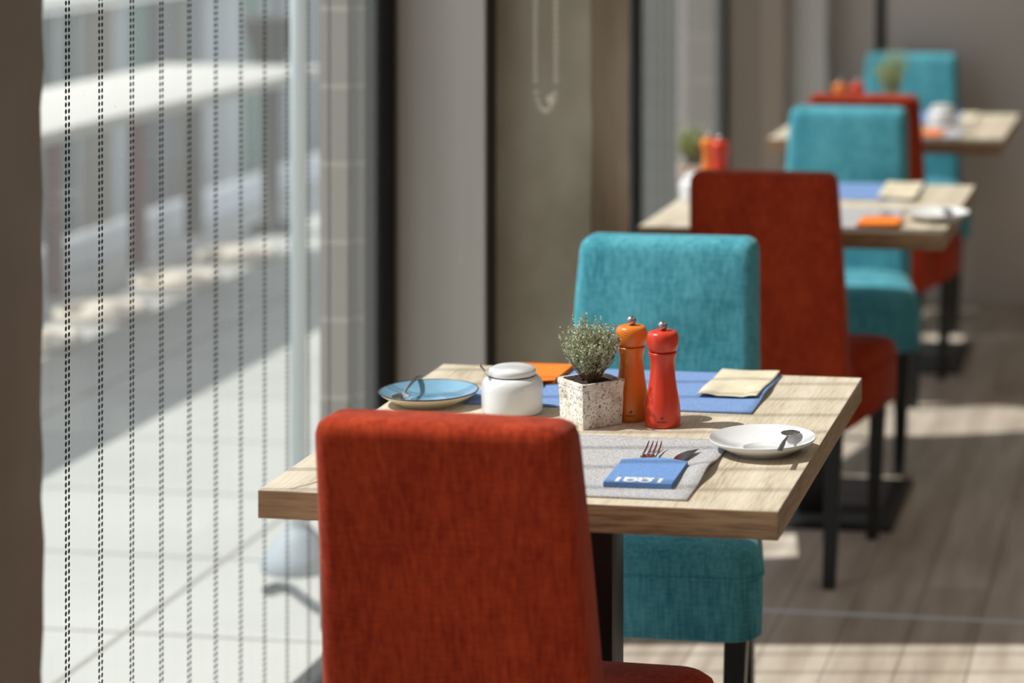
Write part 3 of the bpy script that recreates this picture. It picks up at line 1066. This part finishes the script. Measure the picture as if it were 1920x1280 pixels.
place(sb, (q.x, q.y, Z0), 0, 'white sugar bowl at the window side of the middle table')
q = at(1767, 239, TH)
place(sb, (q.x, q.y, Z0), 0, 'white sugar bowl on the farthest table')
# spoon standing in the first sugar bowl, its handle passing the notch of the lid
bm = bmesh.new()
h0, h1 = at(899, 683, TH + 0.078), Vector((ps.x - 0.030, ps.y - 0.020, TH + 0.056))
tube(bm, [h1 + (h1 - h0) * 0.25, h1, h1.lerp(h0, 0.4), h0], [0.0012, 0.0014, 0.0018, 0.0022], 8)
tag(fin(bm, 'sugar_spoon', M['chrome'], smooth=True), 'thin spoon handle rising from the lidded sugar bowl on the nearest table', 'spoon')

# pepper and salt mills
def mill(lac, label):
    t = thing('spice_mill', (0, 0, 0), label, 'mill')
    bm = bmesh.new()
    lathe(bm, [(0, 0), (0, 0.0248), (0.0012, 0.0260), (0.008, 0.0264), (0.02, 0.0264), (0.030, 0.0258), (0.042, 0.0240), (0.055, 0.0215), (0.068, 0.0195), (0.080, 0.0183), (0.090, 0.0179),
               (0.097, 0.0186), (0.104, 0.0199), (0.1072, 0.0207), (0.1085, 0.0205), (0.1090, 0.0190), (0.1090, 0)], 56)
    body = fin(bm, 'mill_body', lac, t, smooth=True)
    bm = bmesh.new()
    lathe(bm, [(0.1091, 0), (0.1091, 0.0182), (0.1108, 0.0183), (0.1108, 0.0204), (0.1120, 0.0213), (0.116, 0.0225), (0.122, 0.0234), (0.128, 0.0236), (0.133, 0.0230), (0.1365, 0.0216), (0.1386, 0.0196), (0.1395, 0.017), (0.1400, 0.008), (0.1401, 0)], 56)
    fin(bm, 'mill_head', lac, t, smooth=True)
    bm = bmesh.new()
    bmesh.ops.create_uvsphere(bm, u_segments=32, v_segments=20, radius=0.0073, matrix=Matrix.Translation((0, 0, 0.1468)))
    bmesh.ops.create_cone(bm, cap_ends=True, segments=20, radius1=0.0035, radius2=0.0035, depth=0.004, matrix=Matrix.Translation((0, 0, 0.1405)))
    fin(bm, 'knob', M['steel'], t, smooth=True)
    # small maker's mark wrapped round the foot: an emblem above a word
    cu = bpy.data.curves.new('mark', 'FONT')
    cu.body = 'PEUGEOT'
    cu.size = 0.0034
    cu.align_x = 'CENTER'
    cu.offset = 0.00012
    tmp = bpy.data.objects.new('tmp', cu)
    COL.objects.link(tmp)
    me = bpy.data.meshes.new_from_object(tmp.evaluated_get(bpy.context.evaluated_depsgraph_get()))
    bpy.data.objects.remove(tmp)
    bm = bmesh.new()
    bm.from_mesh(me)
    # rampant animal emblem as a small outline polygon
    em = [(-0.002, 0.0045), (-0.0012, 0.0045), (-0.0010, 0.0058), (0.0004, 0.0052), (0.0008, 0.0045), (0.0016, 0.0045), (0.0013, 0.0060), (0.0017, 0.0074), (0.0026, 0.0072),
          (0.0025, 0.0078), (0.0017, 0.0081), (0.0020, 0.0092), (0.0010, 0.0094), (0.0002, 0.0084), (-0.0008, 0.0070), (-0.0018, 0.0072), (-0.0024, 0.0084), (-0.0026, 0.0068), (-0.0019, 0.0060)]
    bm.faces.new([bm.verts.new((x, y, 0)) for x, y in em])
    bmesh.ops.triangulate(bm, faces=bm.faces)
    for v in bm.verts:
        a = v.co.x / 0.0266 - PI / 2 + 0.18
        zz = 0.009 + v.co.y
        v.co = Vector((0.02655 * math.cos(a), 0.02655 * math.sin(a), zz))
    fin(bm, 'maker_mark', M['mark'], body)
    return t
mo = mill(M['orangelacq'], 'orange spice mill with steel knob beside the herb pot on the nearest table')
q = at(1184, 785, TH)
mo.location = (q.x, q.y, Z0)
mr = mill(M['redlacq'], 'red spice mill with steel knob, right of the orange mill on the nearest table')
q = at(1242.5, 797, TH)
mr.location = (q.x, q.y, Z0)
for src, px, Zc, lb in ((mo, 1331, 6.05, 'orange spice mill beside the plant on the middle table'), (mr, 1350, 5.985, 'red spice mill beside the plant on the middle table'),
                        (mo, 1576, 7.52, 'orange spice mill on the farthest table, left of the red one'), (mr, 1608, 7.52, 'red spice mill on the farthest table near the plant')):
    q = at(px, 4533 * (EYE - TH) / Zc - 262, TH)
    place(src, (q.x, q.y, Z0), 0, lb)

# herb in a square whitewashed pot
def herb(label, a=0.073, hgt=0.0665, stems=120, spread=0.078, tall=0.100, leafm='leaf', leaves=40, seed=3, ls=1.0):
    rnd = random.Random(seed)
    t = thing('potted_thyme', (0, 0, 0), label, 'potted herb')
    bm = bmesh.new()
    h = a / 2
    def rq(s, z, j=0.0):
        pts = []
        n = 8
        for k in range(4):
            ca, cb = ((-1, -1), (1, -1), (1, 1), (-1, 1))[k], ((1, -1), (1, 1), (-1, 1), (-1, -1))[k]
            for i in range(n):
                u = i / n
                x, y = ca[0] * (1 - u) + cb[0] * u, ca[1] * (1 - u) + cb[1] * u
                f = 1 - 0.06 * max(0, (abs(x) * abs(y)) - 0.75) * 4 * 0.35
                pts.append((x * s * f + rnd.uniform(-j, j), y * s * f + rnd.uniform(-j, j), z + rnd.uniform(-j, j)))
        return pts
    sk = [(0.92, 0), (0.935, 0.002)] + [(0.935 + 0.05 * k / 9, 0.002 + (hgt * 0.86 - 0.002) * k / 9) for k in range(1, 10)]
    rings = [rq(h * s, z, 0.0004) for s, z in sk]
    rings += [rq(h * 1.005, hgt * 0.875, 0.0005), rq(h * 1.01, hgt * 0.97, 0.0005), rq(h * 0.995, hgt, 0.0005), rq(h * 0.89, hgt, 0.0004), rq(h * 0.86, hgt * 0.8, 0), rq(h * 0.80, hgt * 0.2, 0)]
    loft(bm, rings)
    fin(bm, 'pot', M['pot'], t, smooth=False, bevel=0.0008, seg=1)
    bm = bmesh.new()
    n = 14
    G = [[bm.verts.new((h * 0.875 * (2 * i / n - 1), h * 0.875 * (2 * j / n - 1), hgt - 0.006 + 0.007 * (1 - max(abs(2 * i / n - 1), abs(2 * j / n - 1))) + rnd.uniform(-0.0015, 0.0015))) for i in range(n + 1)] for j in range(n + 1)]
    for j in range(n):
        for i in range(n):
            bm.faces.new((G[j][i], G[j][i + 1], G[j + 1][i + 1], G[j + 1][i]))
    fin(bm, 'soil', M['soil'], t, smooth=True)
    bs, bl = bmesh.new(), bmesh.new()
    def leaf(p, d, L, wd):
        d = d.normalized()
        s = d.cross(Vector((rnd.uniform(-1, 1), rnd.uniform(-1, 1), rnd.uniform(-1, 1))))
        if s.length < 1e-3: return
        s.normalize()
        u = d.cross(s)
        pts = [p, p + d * L * 0.35 + s * wd + u * 0.0002, p + d * L * 0.75 + s * wd * 0.8, p + d * L, p + d * L * 0.75 - s * wd * 0.8, p + d * L * 0.35 - s * wd + u * 0.0002]
        bl.faces.new([bl.verts.new(q) for q in pts])
    def sprig(p, d, L, r, nl, depth):
        pts, q, dd = [p.copy()], p.copy(), d.normalized()
        k = 7
        for i in range(k):
            dd = (dd + Vector((rnd.uniform(-0.16, 0.16), rnd.uniform(-0.16, 0.16), rnd.uniform(0.03, 0.20)))).normalized()
            q = q + dd * (L / k)
            pts.append(q.copy())
        tube(bs, pts, [r * (1 - 0.75 * i / k) for i in range(k + 1)], 4, ends=False)
        for i in range(nl):
            f = rnd.uniform(0.12 if depth else 0.25, 1.0)
            s = f * k
            i0 = min(int(s), k - 1)
            pp_ = pts[i0].lerp(pts[i0 + 1], s - i0)
            ax = (pts[i0 + 1] - pts[i0]).normalized()
            out = Vector((rnd.uniform(-1, 1), rnd.uniform(-1, 1), rnd.uniform(-0.2, 0.8)))
            leaf(pp_, out + ax * 0.5, rnd.uniform(0.0026, 0.0048) * ls, rnd.uniform(0.0006, 0.0011) * ls)
        return pts
    for i in range(stems):
        a_ = rnd.uniform(0, 2 * PI)
        rad = math.sqrt(rnd.random())
        d = Vector((math.cos(a_) * rad * spread / tall * 1.15, math.sin(a_) * rad * spread / tall * 1.15, 1))
        base = Vector((math.cos(a_) * rad * 0.012, math.sin(a_) * rad * 0.012, hgt - 0.002))
        L = tall * (1.0 - 0.22 * rad) * rnd.uniform(0.66, 1.02)
        pts = sprig(base, d, L, 0.0008, leaves, 0)
        for s in range(3):
            j = rnd.randint(2, 5)
            dd = (pts[j + 1] - pts[j]).normalized() + Vector((rnd.uniform(-0.7, 0.7), rnd.uniform(-0.7, 0.7), rnd.uniform(0, 0.4)))
            sprig(pts[j], dd, L * rnd.uniform(0.25, 0.42), 0.0005, int(leaves * 0.75), 1)
    fin(bs, 'stems', M['stem'], t)
    tag(fin(bl, 'foliage', M[leafm], t), kind='stuff')
    return t
th = herb('silvery thyme in a square whitewashed clay pot on the nearest table')
P0 = at(1092, 808, TH)
A = math.radians(36)
cX = 0.0365 * (math.cos(A) - math.sin(A))
cZ = 0.0365 * (math.cos(A) + math.sin(A))
th.location = (P0.x + cX * cs - cZ * sn, P0.y + cX * sn + cZ * cs, Z0)
th.rotation_euler.z = A + YAW
h2 = herb('pale green herb behind the sugar bowl of the middle table', stems=50, leafm='herb', leaves=24, seed=5, ls=1.6, spread=0.07)
q = at(1300, 4533 * (EYE - TH) / 6.13 - 262, TH)
h2.location = (q.x, q.y, Z0)
h3 = herb('tall upright green herb on the farthest table against the teal chair', stems=34, leafm='herb', leaves=34, seed=9, ls=1.6, tall=0.20, spread=0.062)
q = at(1672, 4533 * (EYE - TH) / 7.62 - 262, TH)
h3.location = (q.x, q.y, Z0)
